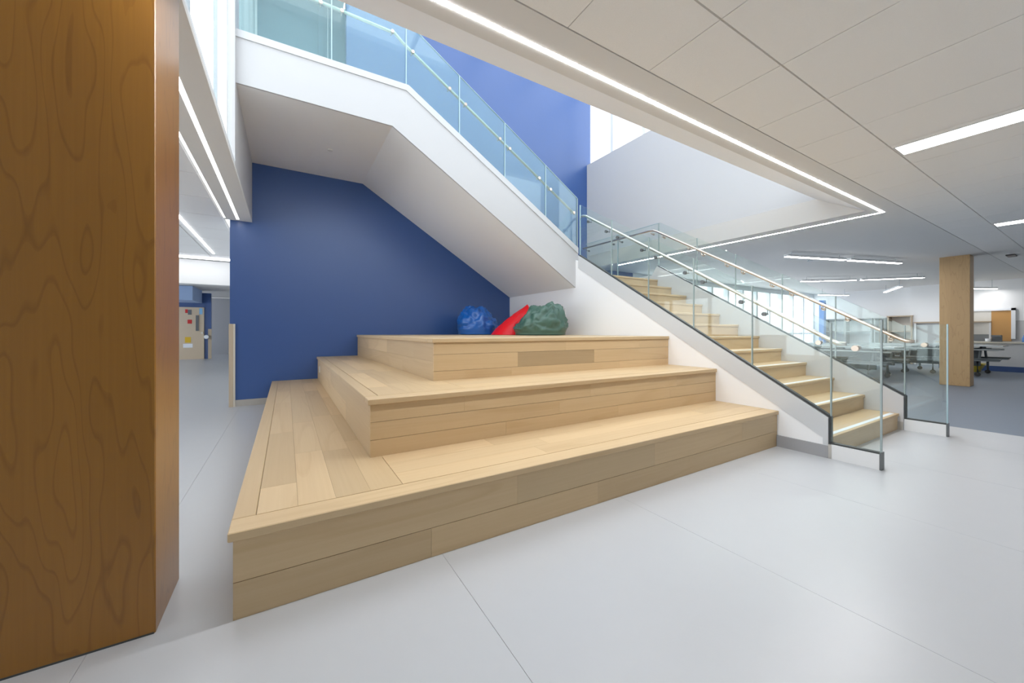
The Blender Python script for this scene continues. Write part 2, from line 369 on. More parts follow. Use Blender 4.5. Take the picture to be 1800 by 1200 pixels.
# ------------------------------------------------------------------ tiered seating platform
pl = thing('seating_platform', (1.75, 3.9, 0), 'three tier maple seating platform in front of the blue wall', 'platform')
def boards(parent, name, m, u0, u1, w0, w1, place, width=.135, lmin=.75, lmax=1.5, seed=0, special=None):
    """rows of boards: u along the grain, w across; place(u0,u1,w0,w1)->box"""
    r = random.Random(seed); n = max(1, round((w1 - w0) / width)); wd = (w1 - w0) / n
    for i in range(n):
        u = u0; first = True
        while u < u1 - 1e-4:
            l = r.uniform(lmin, lmax) * (r.uniform(.3, 1) if first else 1); first = False
            e = u + l
            if u1 - e < .35: e = u1
            g = .0004
            MB().box(*place(u + (g if u > u0 else 0), e - (g if e < u1 else 0), w0 + i * wd + g, w0 + (i + 1) * wd - g)).build(name, m, parent)
            u = e
TH = .032
tiers = ((X1, Y1, 0, T1, X2, Y2), (X2, Y2, T1, T2, X3, Y3), (X3, Y3, T2, T3, None, None))
for ti, (xa, ya, z0, z1, xn, yn) in enumerate(tiers):
    core = MB().box(xa + .02, XW - .001, ya + .02, YB - .002, z0, z1 - TH).build('tier', 'maple_x', pl)
    zt = z1 - TH
    # risers
    if ti == 2:
        rows = [(z0, z0 + .07), (z0 + .072, z0 + .195), (z0 + .197, zt)]
        cuts = [[xa, 1.62, 2.9, XW - .001], [xa, 1.68, 2.55, XW - .001], [xa, 2.2, 3.2, XW - .001]]
    else:
        h = zt - z0
        rows = [(z0, z0 + h * .46), (z0 + h * .46 + .0022, zt)] if ti == 0 else [(z0, z0 + h * .32), (z0 + h * .32 + .002, z0 + h * .66), (z0 + h * .66 + .002, zt)]
        cuts = [[xa, .55, 1.55, 2.42, XW - .001], [xa, 1.0, 2.05, 3.1, XW - .001]] if ti == 0 else [[xa, 1.25, 2.3, XW - .001], [xa, 1.7, 2.95, XW - .001], [xa, .95, 2.0, 3.05, XW - .001]]
    for ri, (ra, rb) in enumerate(rows):
        c = cuts[ri]
        for a, b_ in zip(c[:-1], c[1:]):
            mm = 'maple_dark' if (ti == 2 and ri == 1 and abs(a - 1.68) < .01) else 'maple_x'
            MB().box(a + .0004, b_ - .0004, ya, ya + .02, ra, rb).build('riser_board', mm, core)
    boards(core, 'riser_board', 'maple_y', ya + .0205, YB - .002, z0, zt, lambda a, b_, c, d, xa=xa: (xa, xa + .02, a, b_, c, d), .13, .9, 1.7, 11 + ti)
    # nosing boards
    nz = .014
    MB().bevbox(xa - nz, XW - .001, ya - nz, ya + .10, zt, z1, .003).build('nosing_board', 'maple_x', core)
    MB().bevbox(xa - nz, xa + .06, ya + .1015, YB - .002, zt, z1, .003).build('nosing_board', 'maple_y', core)
    if xn is not None:
        boards(core, 'tread_board', 'maple_x', xn + .06, XW - .001, ya + .1015, yn, lambda a, b_, c, d, zt=zt, z1=z1: (a, b_, c, d, zt, z1), .15, .9, 1.8, 21 + ti)
        boards(core, 'tread_board', 'maple_y', ya + .1015, YB - .002, xa + .0615, xn + .058, lambda a, b_, c, d, zt=zt, z1=z1: (c, d, a, b_, zt, z1), .14, .7, 1.5, 31 + ti)
    else:
        boards(core, 'tread_board', 'maple_x', xa + .0615, XW - .001, ya + .1015, YB - .002, lambda a, b_, c, d, zt=zt, z1=z1: (a, b_, c, d, zt, z1), .30, 1.2, 1.9, 41)
ot = box('outlet_plate', (X2 - .010, X2 - .0005, 5.72, 5.80, .44, .52), 'plate'); tag(ot, 'pale outlet plate on the side of the middle platform tier', 'outlet')

# ------------------------------------------------------------------ staircase
st = thing('staircase', (4.5, Y0, 0), 'two flight staircase with maple steps and white stringers', 'staircase')
sx0, sx1 = XW + .05, XR
for i in range(12):
    y = Y0 + TR * i; z = R0 + RI * i; zp = R0 + RI * (i - 1) if i else 0
    y2 = y + TR if i < 11 else YB - .002
    m_ = 'maple_x'
    tr_ = MB().bevbox(sx0, sx1, y - .012, y2 + (.012 if i < 11 else 0), z - .028, z, .003).build('step', m_, st)
    MB().box(sx0, sx1, y, y + .018, zp, z - .028).build('riser', m_, tr_)
    if i < 11: MB().box(sx0 + .04, sx1 - .04, y + .016, y + .05, z, z + .0012).build('grip_strip', 'strip', tr_)
band = MB().prism([(Y0, line_near(Y0) - .185), (4.20, line_near(4.20) - .185), (4.20, line_near(4.20)), (Y0, line_near(Y0))], 0, XW - .008, XW + .05)
band.build('stringer', 'stringer', st)
MB().box(XW - .006, XW + .048, Y0 + .0005, Y0 + .035, 0, .18).build('stringer_end', 'stringer', st)
line_far = lambda y: .34 + .597 * (y - 1.201)
MB().prism([(1.201, 0), (4.3, 1.62), (YB, 1.62), (YB, 1.90), (4.25, 1.95), (4.15, line_far(4.15)), (1.201, line_far(1.201))], 0, XR, XR + .10).build('stringer', 'white', st)
MB().box(XR - .006, XR, Y0 - .04, Y0 + .0, 0, .085).build('stringer_base', 'basetan', st)
MB().box(XW + .0505, XR, 4.4, YB - .002, 1.651, 1.83).build('landing_slab', 'white', st)
# closing wall under lower flight on the far side
MB().prism([(1.21, 0), (YB - .002, 0), (YB - .002, 1.62), (4.3, 1.62)], 0, XR + .02, XR + .08).build('under_panel', 'white', st)
# upper flight
top_u = lambda x: 3.80 - .617 * (x - 1.19)
bot_u = lambda x: 3.293 - .618 * (x - 1.013)
fas = [(-.4, 3.293), (1.013, 3.293), (XW, 1.651), (XW + .05, 1.651), (XW + .05, top_u(XW + .05)), (1.19, 3.80), (-.4, 3.785)]
MB().prism(fas, 1, YF, YF + .02).build('upper_stringer', 'white', st)
cap = [(-.4, 3.785), (-.4, 3.715), (1.165, 3.735), (XW + .045, top_u(XW + .05) - .085), (XW + .045, top_u(XW + .05) + .003), (1.19, 3.803)]
MB().prism(cap, 1, YF - .012, YF + .019).build('upper_cap', 'stringer', st)
MB().prism([(-.4, 3.293), (1.013, 3.293), (XW, 1.651), (XW, 1.80), (1.06, 3.43), (-.4, 3.43)], 1, YF + .0205, YB - .002).build('upper_soffit', 'soffit', st)
MB().box(-.4, 1.06, YF + .0205, YB - .002, 3.431, 3.79).build('upper_landing', 'offwhite', st)
for i in range(11):
    x = 3.95 - TR * i; z = 1.869 + .161 * (i + 1)
    if x - TR < 1.06: break
    MB().box(x - TR - .012, x, YF + .0205, YB - .002, z - .03, z).build('step', 'maple_y', st)
MB().tube([(.47, 5.22, 3.292), (.47, 5.22, 3.275)], .03, 16).build('sprinkler_cap', 'plate', st)

# ------------------------------------------------------------------ glass balustrades
def bracket(parent, p_glass, p_rail, m='steel'):
    """disc on the glass plus an arm to the rail"""
    a = Vector(p_glass); b_ = Vector(p_rail); d = (Vector((b_.x - a.x, b_.y - a.y, 0))).normalized()
    mb = MB(); mb.tube([a - d * .012, a + d * .014], .019, 12)
    mb.tube([a + d * .012, Vector((b_.x, b_.y, a.z)), b_], .0065, 8)
    return mb.build('bracket', m, parent)

# near balustrade, plane x = XW+.02
XG = XW + .022
topn = lambda y: 1.422 + .604 * (y - 1.82)
bn = thing('glass_balustrade', (XG, 2.5, 0), 'glass balustrade on the platform side of the lower flight', 'balustrade', 'glass balustrades of the stair')
jn = [4.19, 3.569, 2.977, 2.402, 1.82, 1.234]
for a, b_ in zip(jn[:-1], jn[1:]):
    MB().prism([(a - .006, line_near(a) + .004), (a - .006, topn(a)), (b_ + .006, topn(b_)), (b_ + .006, line_near(b_) + .004)], 0, XG - .007, XG + .007).build('glass_panel', 'glass', bn)
MB().prism([(1.228, .119), (.945, .119), (.945, 1.082), (1.228, 1.078)], 0, XG - .007, XG + .007).build('glass_panel', 'glass', bn)
for y in jn[1:]:
    MB().box(XG - .008, XG + .008, y - .0042, y + .0042, line_near(y) if y > 1.3 else .125, topn(y)).build('glass_edge', 'edge', bn)
MB().box(XG - .008, XG + .008, 4.186, 4.196, line_near(4.19), topn(4.19)).build('glass_edge', 'edgepale', bn)
MB().box(XG - .008, XG + .008, .937, .947, .119, 1.084).build('glass_edge', 'edge', bn)
MB().prism([(Y0 - .006, line_near(Y0) + .0), (4.19, line_near(4.19)), (4.19, line_near(4.19) + .016), (Y0 - .006, line_near(Y0) + .018)], 0, XG - .02, XG + .02).build('base_gasket', 'gasket', bn)
MB().box(XG - .02, XG + .02, Y0 - .014, Y0 - .002, .125, line_near(Y0) + .01).build('base_gasket', 'gasket', bn)
MB().box(XG - .02, XG + .02, .937, Y0 - .003, .112, .124).build('base_gasket', 'gasket', bn)
MB().box(XG - .03, XG + .03, .945, Y0 - .001, 0, .112).build('base_shoe', 'offwhite', bn)
MB().box(XG - .031, XG + .031, .934, .945, 0, .126).build('shoe_end_cap', 'darksteel', bn)
MB().box(XG - .034, XG + .02, Y0 - .02, Y0 - .001, 0, .1125).build('shoe_end_cap', 'steel', bn)
railn = lambda y: .908 + .611 * (y - 1.223)
xr = XG + .065
hr = MB().tube([(xr, 1.16, .902), (xr, 1.215, .905), (xr, 1.26, railn(1.26)), (xr, 4.138, railn(4.138)), (xr, 4.20, railn(4.17)), (xr, 4.26, railn(4.17))], .0165, 12).build('handrail', 'steel', bn)
for y in jn[1:5]:
    for s_ in (-1, 1):
        yy = y + s_ * .10; bracket(hr, (XG, yy, railn(yy) - .055), (xr, yy, railn(yy) - .012), 'darksteel')
bracket(hr, (XG, 4.02, railn(4.02) - .05), (xr, 4.02, railn(4.02) - .012), 'darksteel')
bracket(hr, (XG, 1.315, railn(1.315) - .055), (xr, 1.315, railn(1.315) - .012), 'steelwarm')
MB().tube([(XG - .018, 1.085, .872), (XG + .05, 1.085, .872)], .022, 14).build('glass_button', 'steelwarm', bn)

# far balustrade, plane x = XR+.045
XH = XR + .045
topf = lambda y: 1.062 + .607 * (y - 1.201)
bf = thing('glass_balustrade', (XH, 3.5, 0), 'glass balustrade on the dining side of the lower flight and landing', 'balustrade', 'glass balustrades of the stair')
jf = [4.14, 3.455, 2.878, 2.302, 1.762, 1.201]
for a, b_ in zip(jf[:-1], jf[1:]):
    MB().prism([(a - .006, line_far(a) + .004), (a - .006, topf(a)), (b_ + .006, topf(b_)), (b_ + .006, line_far(b_) + .004)], 0, XH - .007, XH + .007).build('glass_panel', 'glass', bf)
MB().prism([(1.195, .119), (.917, .119), (.917, 1.068), (1.195, 1.064)], 0, XH - .007, XH + .007).build('glass_panel', 'glass', bf)
for (a, b_) in ((4.152, 5.05), (5.062, 5.95)):
    MB().box(XH - .007, XH + .007, a, b_, 1.96 if a < 4.5 else 1.93, 2.83).build('glass_panel', 'glass', bf)
for y in jf[1:]:
    MB().box(XH - .008, XH + .008, y - .0042, y + .0042, line_far(y) if y > 1.3 else .125, topf(y)).build('glass_edge', 'edge', bf)
MB().box(XH - .008, XH + .008, 4.14, 4.152, line_far(4.14), 2.83).build('glass_edge', 'edge', bf)
MB().box(XH - .008, XH + .008, 5.05, 5.062, 1.92, 2.83).build('glass_edge', 'edgepale', bf)
MB().box(XH - .008, XH + .008, 4.15, 5.95, 2.83, 2.836).build('glass_edge', 'edgepale', bf)
MB().box(XH - .008, XH + .008, .909, .919, .119, 1.07).build('glass_edge', 'edgepale', bf)
MB().prism([(1.195, line_far(1.201)), (4.15, line_far(4.15)), (4.15, line_far(4.15) + .016), (1.195, line_far(1.201) + .018)], 0, XH - .02, XH + .02).build('base_gasket', 'gasket', bf)
MB().box(XH - .02, XH + .02, 1.187, 1.199, .125, line_far(1.201) + .01).build('base_gasket', 'gasket', bf)
MB().box(XH - .02, XH + .02, .909, 1.199, .112, .124).build('base_gasket', 'gasket', bf)
MB().box(XH - .03, XH + .03, .917, 1.20, 0, .112).build('base_shoe', 'offwhite', bf)
MB().box(XH - .031, XH + .031, .906, .917, 0, .126).build('shoe_end_cap', 'darksteel', bf)
railf = lambda y: .905 + .603 * (y - 1.19)
xr2 = XH - .065
hf = MB().tube([(xr2, 1.12, .90), (xr2, 1.18, .903), (xr2, 1.24, railf(1.24)), (xr2, 4.12, railf(4.12)), (xr2, 4.2, 2.712), (xr2, 4.28, 2.722), (xr2, 5.95, 2.735)], .0165, 12).build('handrail', 'steelwarm', bf)
for y in jf[1:5] + [4.14]:
    for s_ in (-1, 1):
        yy = y + s_ * .11; zz = railf(yy) if yy < 4.15 else 2.722
        bracket(hf, (XH, yy, zz - .055), (xr2, yy, zz - .012), 'steelwarm')
for yy in (4.95, 5.16, 5.85): bracket(hf, (XH, yy, 2.675), (xr2, yy, 2.715), 'darksteel')
bracket(hf, (XH, 1.30, railf(1.30) - .055), (xr2, 1.30, railf(1.30) - .012), 'steelwarm')
MB().tube([(XH - .05, 1.058, .868), (XH + .018, 1.058, .868)], .022, 14).build('glass_button', 'steelwarm', bf)

# upper balustrade, plane y = YF+.03
YG = YF + .03
topu = lambda x: min(4.39 - .613 * (x - 1.438), 4.60)
bu = thing('glass_balustrade', (1.7, YG, 3.8), 'teal tinted glass balustrade of the upper flight before the blue wall', 'balustrade', 'glass balustrades of the stair')
ju = [3.727, 3.14, 2.473, 1.827, 1.172, .40, -.385]
baseu = lambda x: top_u(x) if x > 1.19 else 3.80
for a, b_ in zip(ju[:-1], ju[1:]):
    MB().prism([(a - .006, baseu(a) + .004), (b_ + .006, baseu(b_) + .004), (b_ + .006, topu(b_)), (a - .006, topu(a))], 1, YG - .007, YG + .007).build('glass_panel', 'glassup', bu)
for x in ju[:-1]:
    MB().box(x - .006, x + .006, YG - .008, YG + .008, baseu(x) + .004, topu(x)).build('glass_edge', 'edgepale' if x < 3.5 else 'edge', bu)
MB().prism([(3.727, topu(3.727)), (1.172, topu(1.172)), (1.172, topu(1.172) + .006), (3.727, topu(3.727) + .006)], 1, YG - .008, YG + .008).build('glass_edge', 'edgepale', bu)
railu = lambda x: 4.372 - .606 * (x - 1.095)
yr = YG + .065
hu = MB().tube([(3.735, yr, railu(3.735)), (1.15, yr, railu(1.15)), (1.06, yr, 4.41), (-.36, yr, 4.43)], .0165, 12).build('handrail', 'steelwarm', bu)
for x in (1.25, 1.701, 1.911, 2.552 - .15, 2.552, 3.032, 3.23, 3.66): bracket(hu, (x, YG, railu(x) - .05), (x, yr, railu(x) - .012), 'steelwarm')
for x in (1.02, .5, .3): bracket(hu, (x, YG, 4.37), (x, yr, 4.41), 'steelwarm')

# ------------------------------------------------------------------ bean bags
def bag(name, c, rx, ry, h, m, label, fn, nu=72, nv=44):
    """closed sack: rings from the flattened base to the gathered top"""
    v = []; f = []
    for j in range(1, nv):
        t = j / nv                                     # 0 base .. 1 top
        for i in range(nu):
            a = 2 * math.pi * i / nu
            x, y, z = fn(t, a)
            v.append((c[0] + x * rx, c[1] + y * ry, c[2] + z * h))
    for j in range(nv - 2):
        for i in range(nu):
            f.append((j * nu + i, j * nu + (i + 1) % nu, (j + 1) * nu + (i + 1) % nu, (j + 1) * nu + i))
    n = len(v)
    b0 = fn(0, 0); t0 = fn(1, 0)
    v.append((c[0], c[1], c[2])); v.append((c[0] + t0[0] * rx, c[1] + t0[1] * ry, c[2] + t0[2] * h))
    for i in range(nu):
        f.append((n, (i + 1) % nu, i)); f.append((n + 1, (nv - 2) * nu + i, (nv - 2) * nu + (i + 1) % nu))
    mb = MB().add(v, f); mb.smooth = True
    o = mb.build(name, m, None, None, c); return tag(o, label, 'bean bag', 'bean bags on the top tier')
def sm(a, b_, x):
    x = max(0, min(1, (x - a) / (b_ - a))); return x * x * (3 - 2 * x)
def nz3(x, y, z, s): return noise.noise(Vector((x, y, z)) * s)
def prof(t, low=.28, top=1.0):
    """radius and height along the sack profile"""
    if t < .22: return sm(0, .22, t) ** .5 * .93, .0 + .02 * sm(.1, .22, t)
    q = (t - .22) / .78
    ang = -.55 + q * (math.pi / 2 + .55)
    r = math.cos(ang) ** .75 if math.cos(ang) > 0 else 0
    z = (math.sin(ang) - math.sin(-.55)) / (1 - math.sin(-.55))
    return r if q > .1 else .93 + (r - .93) * q / .1, .02 + .98 * z
def crease(x, y, z, sd, k1=.10, k2=.06):
    """folds: sharp valleys where two noise fields cross zero"""
    n = abs(nz3(x + sd, y - sd, z * 1.2, 2.1)); m_ = abs(nz3(x - sd, y + sd, z * .8, 4.3)); q = abs(nz3(x * .6, y * .6 + sd, z * 1.6, 8.0))
    return k1 * (min(n * 3.2, 1) - .8) + k2 * (min(m_ * 3, 1) - .7) + .03 * (min(q * 3, 1) - .7)
def fblue(t, a):
    r, z = prof(t); x, y = math.cos(a) * r, math.sin(a) * r
    k = sm(.08, .35, z)
    d = crease(x, y, z, 3.1) * k
    x *= 1 + d; y *= 1 + d
    z *= 1 + 1.1 * d * k - .30 * sm(.1, 1.0, x * .86 - y * .5) * k
    z -= .16 * math.exp(-((x + .25) ** 2 / .06 + (y + .30) ** 2 / .03)) * k
    z += .05 * math.exp(-((x + .5) ** 2 + (y + .1) ** 2) / .05) * k
    return x, y, z * 1.03
def fgreen(t, a):
    r, z = prof(t); x, y = math.cos(a) * r, math.sin(a) * r
    k = sm(.08, .35, z); u = x * .86 - y * .5            # towards the right in view
    d = crease(x, y, z, 8.7) * k
    x *= 1 + d; y *= 1 + d
    z *= .93 + d - .42 * sm(.15, 1.0, -u) * k
    z += .13 * sm(.15, .45, u) * (1 - sm(.80, 1.0, u)) * sm(.45, .8, z)
    z -= .17 * math.exp(-((u - .40) ** 2 / .10 + (x * .5 + y * .86 + .38) ** 2 / .012)) * k
    return x, y, z
def fred(t, a):
    r, z = prof(t); x, y = math.cos(a) * r, math.sin(a) * r
    k = sm(.1, .5, z)
    d = crease(x, y, z, 5.2, .10, .05) * k
    w = (1 - z) ** .62 * .94 + .10 * (1 - z ** 4)
    g = r if r > .05 else .05
    x, y = math.cos(a) * min(r * 1.15, 1) * w * (1 + d), math.sin(a) * min(r * 1.15, 1) * w * (1 + d)
    e = sm(.15, 1, z) * .55 + z * .55
    return x + .90 * e, y - .45 * e, z ** 1.15
bag('bean_bag', (2.66, 5.50, T3), .335, .34, .45, 'bagblue', 'round shiny blue bean bag leaning at the blue wall', fblue)
bag('bean_bag', (2.90, 4.92, T3), .265, .26, .47, 'bagred', 'bright red bean bag with a raised pointed corner, between the other two', fred)
bag('bean_bag', (3.04, 4.28, T3), .38, .37, .455, 'baggreen', 'dark green bean bag nearest the white stair wall', fgreen)

# ------------------------------------------------------------------ left corridor seen past the column
cc = struct('ceiling', MB().box(-6, -.72, 2.0, 21.2, ZL + .012, ZL + .06), 'grid', 'suspended white tile ceiling of the left corridor', 'ceiling')
ps = None
for i, x in enumerate((-1.84, -1.27)):
    for j in range(9):
        y = 3.0 + j * .77
        if ps is None: ps = MB().box(x, x + .55, y, y + .755, ZL, ZL + .012).build('ceiling_tile', 'soffit', cc)
        else: inst(ps, (x + 1.84, y - 3.0, 0), cc)
box('glow_line', (-1.20, -1.17, 4.0, 9.0, ZL - .008, ZL - .001), 'led2', cc)
box('glow_line', (-2.6, -.85, 9.55, 9.63, ZL - .03, ZL - .001), 'led2', cc)
struct('wall_header', MB().box(-6, -.66, 10, 10.2, 1.985, ZL), 'offwhite', 'pale beam across the left corridor above the far doorway', 'beam')
struct('wall_corridor', MB().box(-.644, -.55, YB + .16, 21.2, 0, 3.6), 'white', 'white right hand wall of the left corridor', 'wall')
struct('wall_far', MB().box(-4.6, -.65, 20.9, 21.0, 0, 2.48), 'white', 'white end wall at the far end of the left corridor', 'wall')
struct('wall_far', MB().box(-6, -2.38, 17.5, 17.65, 0, 2.40), 'blue', 'small deep blue wall far down the left corridor', 'wall')
struct('trim_5', MB().box(-2.46, -2.36, 17.47, 17.499, 0, 1.09), 'tan', 'tan corner guard on the far blue corridor wall', 'corner guard')
w7 = struct('window_7', MB().box(-6.1, -6, -5, 21.2, 0, .10).box(-6.1, -6, -5, 21.2, 2.25, ZL + .06), 'alu', 'long window wall on the outer side of the left corridor', 'window')
for k in range(17):
    box('mullion', (-6.09, -6.01, -5 + k * 1.63, -4.9 + k * 1.63, .10, 2.25), 'alu', w7)
    if k < 16: box('pane', (-6.054, -6.046, -4.9 + k * 1.63, -3.37 + k * 1.63, .10, 2.25), 'pane', w7)
bm_ = box('blue_canopy', (-4.6, -2.62, 15.8, 17.4, 2.02, ZL), 'bluebeam'); tag(bm_, 'pale blue ceiling canopy before the far corridor door', 'canopy')
d1 = struct('door_1', MB().box(-3.45, -2.57, 17.44, 17.499, 0, 1.87), 'doormaple', 'pale maple door covered with pictures down the corridor', 'door')
MB().box(-2.80, -2.72, 17.41, 17.44, 1.02, 1.58).build('vision_pane', 'greyp', d1)
MB().tube([(-2.62, 17.43, .95), (-2.62, 17.36, .95)], .03, 10).build('handle', 'steel', d1)
for nm, mm, x, z, w, h in (('red', 'redp', -3.06, 1.66, .07, .13), ('grey', 'greyp', -2.97, 1.60, .10, .18), ('light blue', 'bluep', -2.66, 1.62, .09, .22), ('small red', 'redp', -2.97, 1.28, .12, .14), ('yellow', 'yelp', -3.02, .60, .16, .20), ('white', 'whitep', -3.02, .42, .26, .14)):
    o = box('paper_picture', (x - w / 2, x + w / 2, 17.432, 17.4395, z, z + h), mm); tag(o, nm + ' picture pinned on the far maple door', 'picture', 'pictures on the far door')
lp = MB().tube([(-2.50, 17.44, .80), (-2.50, 17.36, .80)], .07, 14).build('wall_dispenser', 'whitep'); tag(lp, 'small white round dispenser beside the far maple door', 'dispenser')

# ------------------------------------------------------------------ dining area: window wall, right wall
w3 = struct('window_3', MB().box(7.1, XE, YB, YB + .12, 2.26, ZC).box(7.1, XE, YB, YB + .12, 0, .06).box(7.1, XE, YB + .02, YB + .10, .90, .95), 'alu', 'full height glazed wall of the dining area behind the stair', 'window')
n = 12; dx = (XE - 7.1) / n
for i in range(n + 1): box('mullion', (7.1 + dx * i - .04, 7.1 + dx * i + .04, YB - .01, YB + .13, .06, 2.26), 'alu', w3)
for i in range(n):
    box('pane', (7.1 + dx * i + .04, 7.1 + dx * (i + 1) - .04, YB + .055, YB + .061, .06, .90), 'pane', w3)
    box('pane', (7.1 + dx * i + .04, 7.1 + dx * (i + 1) - .04, YB + .055, YB + .061, .95, 2.26), 'pane', w3)
struct('wall_right', MB().box(XE, XE + .15, -5, YB + .15, 0, ZC + .05).box(16.5, XE, -5, 3.55, 1.29, ZC - .001), 'soffit', 'white end wall of the dining area', 'wall')
p_ = box('blue_post', (16.2, 16.38, 5.62, 5.76, 0, 2.10), 'bluepost'); tag(p_, 'narrow bright blue post before the glazed wall', 'post')

def bookcase(x, y0, y1, h, m, back, label, shelves, divs):
    t = thing('bookcase', (x, (y0 + y1) / 2, 0), label, 'bookcase', 'bookcases along the end wall')
    x1 = x + .34
    MB().box(x + .32, x1, y0, y1, .05, h).build('back', back, t)
    for y in (y0, y1 - .035): MB().box(x, x + .32, y, y + .035, 0, h).build('side', m, t)
    MB().box(x - .01, x1, y0 - .01, y1 + .01, h, h + .035).build('top', m, t)
    for z in shelves: MB().box(x + .01, x + .32, y0 + .035, y1 - .035, z, z + .03).build('shelf', m, t)
    for y in divs: MB().box(x, x + .32, y - .03, y + .03, .05, h).build('divider', m, t)
    return t
bookcase(16.45, 4.42, 5.70, 1.40, 'shelfgrey', 'whitep', 'low grey open bookcase with white back, left of the others', (.05, .52, .98), (5.12,))
bookcase(16.45, 4.10, 4.38, 1.40, 'shelfgrey', 'shelftan', 'narrow grey bookcase between the wide grey one and the tan one', (.05, .52, .98), ())
bookcase(16.45, 3.50, 4.06, 1.46, 'shelftan', 'cream', 'tan wooden bookcase with cream back beside the dining wall corner', (.05, .52, .98), ())
t = thing('shelf_unit', (16.45, 3.1, 0), 'low white shelf unit behind the slim maple column', 'shelf')
MB().box(16.42, 16.88, 2.0, 3.46, 1.25, 1.285).build('top', 'shelftan', t); MB().box(16.84, 16.88, 2.0, 3.46, .05, 1.25).build('back', 'whitep', t)
MB().box(16.44, 16.84, 2.0, 3.46, .62, .66).build('shelf', 'tabledge', t)
for y in (2.0, 2.72, 3.42): MB().box(16.44, 16.84, y, y + .035, 0, 1.25).build('side', 'offwhite', t)
for (y, z, w, h, m, lb) in ((3.20, .66, .18, .34, 'black', 'black basket on the white shelf behind the slim column'), (2.98, .66, .16, .20, 'greyp', 'grey bowl on the white shelf behind the slim column'), (2.80, .66, .06, .30, 'bluegrey', 'teal jug on the white shelf behind the slim column')):
    mb = MB().tube([(16.62, y, z), (16.62, y, z + h * .2), (16.62, y, z + h * .75), (16.62, y, z + h)], [w * .42, w * .5, w * .55, w * .5], 14)
    o = mb.build(lb.split()[1], m, None, None, (16.62, y, z)); tag(o, lb, lb.split()[1])

# pass-through in the end wall and serving counter
w4 = struct('window_4', MB().box(16.44, 16.5, 1.60, 1.67, .80, 1.62).box(16.44, 16.5, 2.33, 2.39, .80, 1.62).box(16.44, 16.5, 1.60, 2.39, 1.56, 1.62), 'whitep', 'white framed serving hatch in the end wall above the counter', 'serving hatch')
MB().box(16.47, 16.495, 2.00, 2.33, .92, 1.56).build('roller_panel', 'cream', w4)
MB().box(16.475, 16.495, 1.67, 2.00, .74, 1.56).build('door_leaf', 'orange', w4)
MB().box(16.48, 16.496, 2.00, 2.33, .74, .92).build('dark_gap', 'shelfgrey', w4)
struct('wall_kitchen', MB().box(16.5, 16.6, -5, 3.55, 0, 1.289), 'white', 'white lower wall behind the serving counter', 'wall')
ct = thing('serving_counter', (15.5, 0, 0), 'long white serving counter with beige top at far right', 'counter')
MB().box(15.3, 15.8, -4.5, 2.75, 0, .70).build('body', 'white', ct); MB().box(15.24, 15.86, -4.55, 2.8, .70, .735).build('top', 'beige', ct); MB().box(15.288, 15.3, -4.5, 2.75, 0, .13).build('kick_base', 'bluebase', ct)
for (y, w, h, m, nm, lb) in ((1.38, .07, .17, 'bluepost', 'bottle', 'small blue bottle on the serving counter'), (1.80, .16, .17, 'greyp', 'coffee_maker', 'dark grey coffee maker on the counter before the orange door'), (1.93, .10, .08, 'whitep', 'cup_stack', 'low white cup on the serving counter beside the coffee maker'), (1.22, .22, .26, 'whitep', 'menu_stand', 'white menu stand at the right end of the counter')):
    mb = MB()
    if nm == 'menu_stand': mb.box(15.5, 15.53, y - w / 2, y + w / 2, .75, .735 + h).box(15.46, 15.57, y - w / 2, y + w / 2, .735, .75)
    elif nm == 'coffee_maker': mb.box(15.45, 15.62, y - w / 2, y + w / 2, .735, .76).box(15.56, 15.62, y - w / 2, y + w / 2, .76, .735 + h).box(15.45, 15.62, y - w / 2, y + w / 2, .735 + h * .75, .735 + h)
    else: mb.tube([(15.5, y, .735), (15.5, y, .735 + h * .6), (15.5, y, .735 + h * .78), (15.5, y, .735 + h)], [w / 2, w / 2, w / (2 if nm == 'cup_stack' else 4), w / (1.8 if nm == 'cup_stack' else 4.5)], 12)
    o = mb.build(nm, m, None, None, (15.5, y, .735)); tag(o, lb, nm.replace('_', ' '))
fr = box('white_cabinet', (16.0, 16.40, 2.42, 2.62, 0, 1.36), 'whitep'); tag(fr, 'tall narrow white cabinet behind the counter, left of the serving hatch', 'cabinet')
tb = MB().prism([(1.98, .02), (2.42, .02), (2.50, .20), (1.90, .20)], 0, 14.55, 14.95).prism([(1.88, .20), (2.52, .20), (2.50, .225), (1.90, .225)], 0, 14.53, 14.97).build('storage_tub', 'yellow', None, None, (14.75, 2.2, 0)); tb.location.z -= .02 * S; tag(tb, 'yellow storage tub on the floor under the far table', 'tub')

